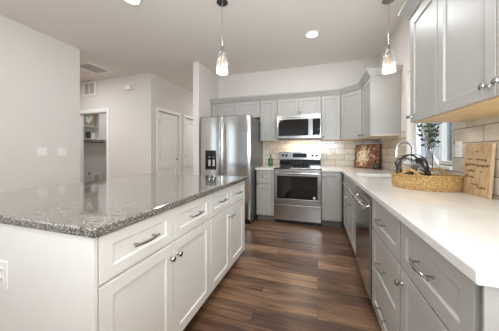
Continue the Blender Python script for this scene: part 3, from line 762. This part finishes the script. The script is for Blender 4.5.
def plate(loc, rz, gangs, kind, label, w=.068, h=.118):
    nm = 'light_switch' if kind == 'switch' else 'wall_outlet'
    t = thing(nm, loc, label, 'light switch' if kind == 'switch' else 'outlet', rz)
    W = w + (gangs - 1) * .046
    MB().box(-W / 2, W / 2, -.006, -.0005, -h / 2, h / 2).build('cover_plate', M['plate'], t, bevel=.002)
    for k in range(gangs):
        x = (k - (gangs - 1) / 2) * .046
        if kind == 'switch': MB().box(x - .016, x + .016, -.009, -.004, -.033, .033).build('rocker', M['trim'], t, bevel=.001)
        else:
            b = MB()
            for dz in (-.02, .02): b.box(x - .014, x + .014, -.0085, -.004, dz - .014, dz + .014)
            b.build('socket_face', M['trim'], t, bevel=.002)
            b = MB()
            for dz in (-.02, .02):
                b.box(x - .007, x - .005, -.009, -.008, dz - .004, dz + .006); b.box(x + .005, x + .007, -.009, -.008, dz - .004, dz + .006)
            b.build('slots', M['black'], t)
    return t
plate((XL, 1.98, 1.193), PI / 2, 2, 'switch', 'white double switch plate on left wall, farther from the wall corner')
plate((XL, 2.222, 1.193), PI / 2, 2, 'switch', 'white double switch plate on left wall, nearer the wall corner')
plate((-1.300, IY0 - .018, .655), 0, 1, 'outlet', 'white outlet on the end panel of the island', .072, .118)
plate((.205, YB - BT, 1.20), 0, 1, 'outlet', 'white outlet on the tile right of the range', .07, .115)
plate((XR - BT, 1.945, 1.205), -PI / 2, 1, 'outlet', 'white outlet on the tile between window and wooden sign', .075, .118)
pl = plate((-6.0, 4.33, .60), PI / 2, 1, 'outlet', 'white outlet with black socket low on the laundry wall', .11, .13)
for ch in KIDS(pl):
    if ch.name.startswith('socket_face'): ch.data.materials[0] = M['black']; ch.scale = (1.6, 1.05, 1.1)

# ------------------------------------------------------------------ laundry shelves
t = thing('laundry_cabinet', (-5.70, 3.94, 1.527), 'white laundry wall cabinet with open shelves and one closed door', 'cabinet', PI / 2)
SW, CWD, LH = .45, 1.02, .75
b = MB().box(0, .018, 0, .298, 0, LH); b.box(SW, SW + .018, 0, .298, 0, LH)
for z in (0, .335, LH - .018): b.box(.018, SW, 0, .298, z, z + .018)
b.box(.018, SW, .29, .298, .018, LH - .018); b.build('open_shelf', M['trim'], t)
MB().box(SW + .018, CWD, .02, .298, 0, LH).build('body', M['trim'], t)
d = MB().shaker(SW + .02, CWD, .003, LH - .003).build('door', M['trim'], t, bevel=.002)
t2 = thing('hanging_rail', (-5.80, 3.98, 1.46), 'dark metal rail with hooks under the laundry shelves', 'rail', PI / 2)
b = MB().tube([(0, 0, 0), (.62, 0, 0)], .010, 10)
for x in (.05, .57): b.cyl((x, 0, 0), (x, 0, .066), .006)
b.build('rail', M['black'], t2, smooth=True)
for x in (.2, .3, .4, .5): MB().tube([(x, 0, -.008), (x, -.012, -.035), (x, .008, -.05), (x, .02, -.035)], .004, 8).build('hook', M['black'], t2, smooth=True)
t = thing('framed_picture', (-5.80, 4.03, 1.882), 'gilt framed flower picture on the upper laundry shelf', 'picture', PI / 2)
MB().cells([0, .03, .30, .33], [0, .03, .30, .33], lambda x, z: not (.03 < x < .30 and .03 < z < .30), 0, .02, 'XZY').build('frame', M['gold'], t)
MB().box(.028, .302, .006, .012, .028, .302).build('canvas', M['leafpale'], t)
b = MB()
for (fx, fz, fr) in ((.12, .2, .035), (.19, .17, .045), (.15, .11, .04), (.22, .24, .03), (.1, .14, .025)):
    b.lathe([(fr, 0), (fr * .8, .004), (0, .006)], (fx, .006, fz), 10, '-Y')
b.build('blossoms', M['plate'], t)
for k, (yy, ww, hh, mm, lb) in enumerate(((4.0, .10, .17, 'leafpale', 'small sage box on the lower laundry shelf, left end'), (4.13, .10, .21, 'stem', 'brown canister on the lower laundry shelf, middle'), (4.25, .11, .16, 'plate', 'small white box on the lower laundry shelf, right end'))):
    t = thing('storage_box', (-5.80, yy, 1.546), lb, 'box', PI / 2)
    MB().box(0, ww, 0, .14, 0, hh - .02).build('box_body', M[mm], t, bevel=.004)
    MB().box(-.002, ww + .002, -.002, .142, hh - .02, hh).build('lid', M['trim'], t, bevel=.003)
t = thing('dryer_vent_box', (-5.998, 4.42, .22), 'white recessed dryer box low on the laundry wall', 'wall box', PI / 2)
MB().cells([0, .03, .20, .23], [0, .03, .32, .35], lambda x, z: not (.03 < x < .20 and .03 < z < .32), -.02, 0, 'XZY').build('frame', M['plate'], t, bevel=.002)
MB().box(.03, .20, -.006, 0, .03, .32).build('back', M['greyslot'], t)
MB().lathe([(.045, 0), (.05, .004), (.05, .012), (.045, .012), (.045, 0)], (.115, -.006, .13), 20, '-Y').build('duct_collar', M['nickel'], t)

# ------------------------------------------------------------------ things on the counters
CT = .914
# basket
ang = math.atan2(-.37, .93)
t = thing('woven_basket', (.757, 1.925, CT + .0005), 'oval woven straw basket tray on the white countertop', 'basket', ang)
a_, b_ = .205, .138
b = MB(); seg = 48
prof = [(.0, .0), (.93, .0), (.97, .010), (1.0, .05), (.99, .088), (1.0, .10), (.975, .104), (.95, .095), (.955, .05), (.93, .014), (.0, .012)]
rings = []
for rr, z in prof:
    if rr == 0: rings.append([b.b.verts.new((0, 0, z))]); continue
    rings.append([b.b.verts.new((a_ * rr * math.cos(2 * PI * k / seg), b_ * rr * math.sin(2 * PI * k / seg), z)) for k in range(seg)])
for A, B in zip(rings, rings[1:]):
    for k in range(seg):
        k2 = (k + 1) % seg
        if len(A) == 1: b.b.faces.new((A[0], B[k2], B[k]))
        elif len(B) == 1: b.b.faces.new((A[k], A[k2], B[0]))
        else: b.b.faces.new((A[k], A[k2], B[k2], B[k]))
b.build('basket_body', M['basket'], t, smooth=True)
rp = []
for k in range(72):
    q = 2 * PI * k / 72; rp.append((a_ * .985 * math.cos(q), b_ * .985 * math.sin(q), .100))
MB().tube(rp, .0075, 8, closed=True).build('rim', M['basket'], t, smooth=True)
for ca in (PI * 1.37, PI * .37):
    hp = []
    for k in range(13):
        q = ca + (k / 12 - .5) * .60; z = .098 + .046 * math.sin(PI * k / 12); s_ = 1.0
        hp.append((a_ * s_ * math.cos(q), b_ * s_ * math.sin(q), z))
    MB().tube(hp, .010, 8).build('handle', M['basket'], t, smooth=True)
# black wire orb in the basket
t = thing('wire_orb', (.690, 1.952, CT + .0125), 'black woven wire ball decoration sitting in the straw basket', 'decoration')
R = .120
def band(nrm, n, spread, wr, rad=R, name='wire_band'):
    nrm = Vector(nrm).normalized(); u = nrm.orthogonal().normalized(); v = nrm.cross(u); b = MB()
    for j in range(n):
        off = (j - (n - 1) / 2) * spread; rr = math.sqrt(max(1e-6, rad * rad - off * off))
        b.tube([Vector((0, 0, R + .003)) + nrm * off + u * rr * math.cos(2 * PI * k / 40) + v * rr * math.sin(2 * PI * k / 40) for k in range(40)], wr, 6, closed=True)
    return b.build(name, M['blackwire'], t, smooth=True)
band((-.35, 1, .15), 4, .0055, .0018)
band((1, .35, .25), 4, .0055, .0018)
band((.9, -.5, -.9), 4, .0055, .0018)
band((-.75, -.45, -.8), 4, .0055, .0018)
b = MB()
for k in range(7):
    b.tube([Vector((.045, .0, R + .078)) + Vector((.022 * math.cos(q) * math.cos(k * .45), .022 * math.cos(q) * math.sin(k * .45), .016 * math.sin(q))) for q in [2 * PI * j / 20 for j in range(20)]], .0035, 6, closed=True)
b.build('knot', M['blackwire'], t, smooth=True)
b = MB()
for k in range(9):
    q0 = -.55 + k * .13
    b.tube([Vector((.045, .0, .064)) + Vector((.062 * math.cos(q) * math.cos(q0), .062 * math.cos(q) * math.sin(q0), .062 * math.sin(q))) for q in [2 * PI * j / 28 for j in range(28)]], .0022, 6, closed=True)
b.build('inner_coil', M['blackwire'], t, smooth=True)

# glass vase with branches
t = thing('glass_vase', (.882, 2.14, CT), 'clear bulb-shaped glass vase behind the basket at the window', 'vase')
vp = [(.0, .003), (.050, .003), (.066, .03), (.072, .08), (.066, .14), (.048, .20), (.026, .245), (.016, .27), (.015, .31), (.022, .325)]
MB().lathe(vp + [(r_ - .002, z) for r_, z in vp[::-1][:-1]] + [(.0, .006)], seg=36).build('glass_body', M['glass'], t, smooth=True)
t = thing('leafy_branches', (.882, 2.14, CT + .02), 'dark green leafy branches standing in the clear glass vase', 'plant')
for k in range(9):
    a0 = k * 2 * PI / 9 + .3; sp = random.uniform(.035, .085) if k % 2 else random.uniform(.01, .05)
    tip = Vector((min(.06, sp * math.cos(a0)), sp * math.sin(a0) * 1.6, random.uniform(.42, .60)))
    p0 = Vector((.02 * math.cos(a0), .02 * math.sin(a0), 0)); p1 = Vector((.006 * math.cos(a0), .006 * math.sin(a0), .28))
    pts = []
    for j in range(13):
        s_ = j / 12
        pts.append(p0 * (1 - s_) ** 2 + 2 * p1 * s_ * (1 - s_) + tip * s_ * s_)
    st = MB().tube(pts, .0018, 6).build('stem', M['stem'], t, smooth=True)
    lb = MB()
    for j in range(7, 13):
        for sd in (-1, 0, 1):
            c0 = pts[j]; dirv = Vector((random.uniform(-1, .6), random.uniform(-1, 1), random.uniform(-.2, .9))).normalized()
            ln = random.uniform(.028, .048); wv = dirv.cross(Vector((random.random(), random.random(), random.random()))).normalized() * ln * .28
            nn = dirv.cross(wv).normalized() * .003
            q = [c0, c0 + dirv * ln * .5 + wv, c0 + dirv * ln, c0 + dirv * ln * .5 - wv]
            top = [lb.b.verts.new(x + nn * (.3 if i % 2 else 1)) for i, x in enumerate(q)]; bot = [lb.b.verts.new(x - nn * .2) for x in q]
            lb.b.faces.new(top); lb.b.faces.new(bot[::-1])
            for i in range(4): lb.b.faces.new((top[i], bot[i], bot[(i + 1) % 4], top[(i + 1) % 4]))
    lb.build('leaves', M['leaf' if k % 2 else 'leafpale'], t)

# wooden sign leaning on the right wall
lean = math.atan2(.020, .32)
t = thing('wooden_sign', (.938, 1.845, CT + .0016), 'tan wooden sign with brown script leaning on the tile', 'sign', -PI / 2)
SWd, SH = .245, .322
sb = MB().box(0, SWd, 0, .016, 0, SH).build('board', M['board'], t, bevel=.002); sb.rotation_euler = (-lean, 0, 0)
def script(x0, x1, z, amp, freq, tall=()):
    pts = []; n = max(8, int((x1 - x0) / .0012))
    for k in range(n + 1):
        s_ = k / n; x = x0 + (x1 - x0) * s_
        a = amp * (0.7 + .3 * math.sin(s_ * 23.0 + z * 90))
        for q in tall:
            if abs(s_ - q) < .03: a = amp * 1.8
        pts.append((x + .0015 * math.sin(freq * s_ * 2 * PI * 1.0 + 1.2), -.0006, z + a * math.sin(freq * s_ * 2 * PI)))
    return pts
for x0, x1, z, amp, fr, tall in ((.105, .135, .272, .004, 3, (.4,)), (.075, .082, .262, .004, 1, ()), (.035, .085, .225, .005, 6, ()), (.115, .205, .223, .005, 10, (.95,)), (.02, .045, .188, .009, 3, (.3,)), (.048, .12, .190, .006, 9, (.1,)), (.128, .235, .186, .006, 12, (.1, .5, .85)),
                              (.045, .115, .150, .006, 8, (.3, .5)), (.165, .175, .148, .005, 1, ()), (.02, .06, .112, .008, 4, (.2, .7)), (.062, .115, .110, .005, 6, (.5,)), (.09, .125, .066, .004, 4, ()), (.135, .155, .060, .018, 1.5, ()), (.16, .215, .052, .006, 6, (.2,))):
    MB().tube(script(x0, x1, z, amp * 1.1, fr * .8, tall), .0013, 5).build('script_word', M['ink'], sb)


# picture leaning in the corner
t = thing('leaning_picture', (.768, 4.042, CT + .0036), 'brown and cream floral picture board leaning in the counter corner', 'picture', -PI / 4)
AW, AH = .44, .405
lp = math.atan2(.055, AH)
fr = MB().cells([-AW / 2, -AW / 2 + .014, AW / 2 - .014, AW / 2], [0, .014, AH - .014, AH], lambda x, z: not (abs(x) < AW / 2 - .014 and .014 < z < AH - .014), 0, .02, 'XZY').build('frame', M['boarddark'], t, bevel=.002)
fr.rotation_euler = (-lp, 0, 0)
cv = MB().box(-AW / 2 + .013, AW / 2 - .013, .006, .016, .013, AH - .013).build('print', M['art'], t); cv.rotation_euler = (-lp, 0, 0)
def bottle(loc, r, h, label, name='glass_bottle', pump=False):
    t = thing(name, loc, label, 'bottle')
    p = [(.0, .002), (r * .92, .0), (r, .01), (r, h * .62), (r * .8, h * .72), (r * .32, h * .80), (r * .30, h * .96), (r * .38, h)]
    MB().lathe(p + [(0, h)], seg=28).build('glass_body', M['green_glass'], t, smooth=True)
    MB().lathe([(r * .26, h), (r * .30, h + .018), (.0, h + .02)]).build('stopper', M['stem' if not pump else 'nickel'], t, smooth=True)
    return t
bottle((-.862, 4.07, CT), .046, .215, 'green glass bottle on the short counter left of the range')
bottle((.865, 3.83, CT), .036, .135, 'small green glass bottle before the leaning corner picture')
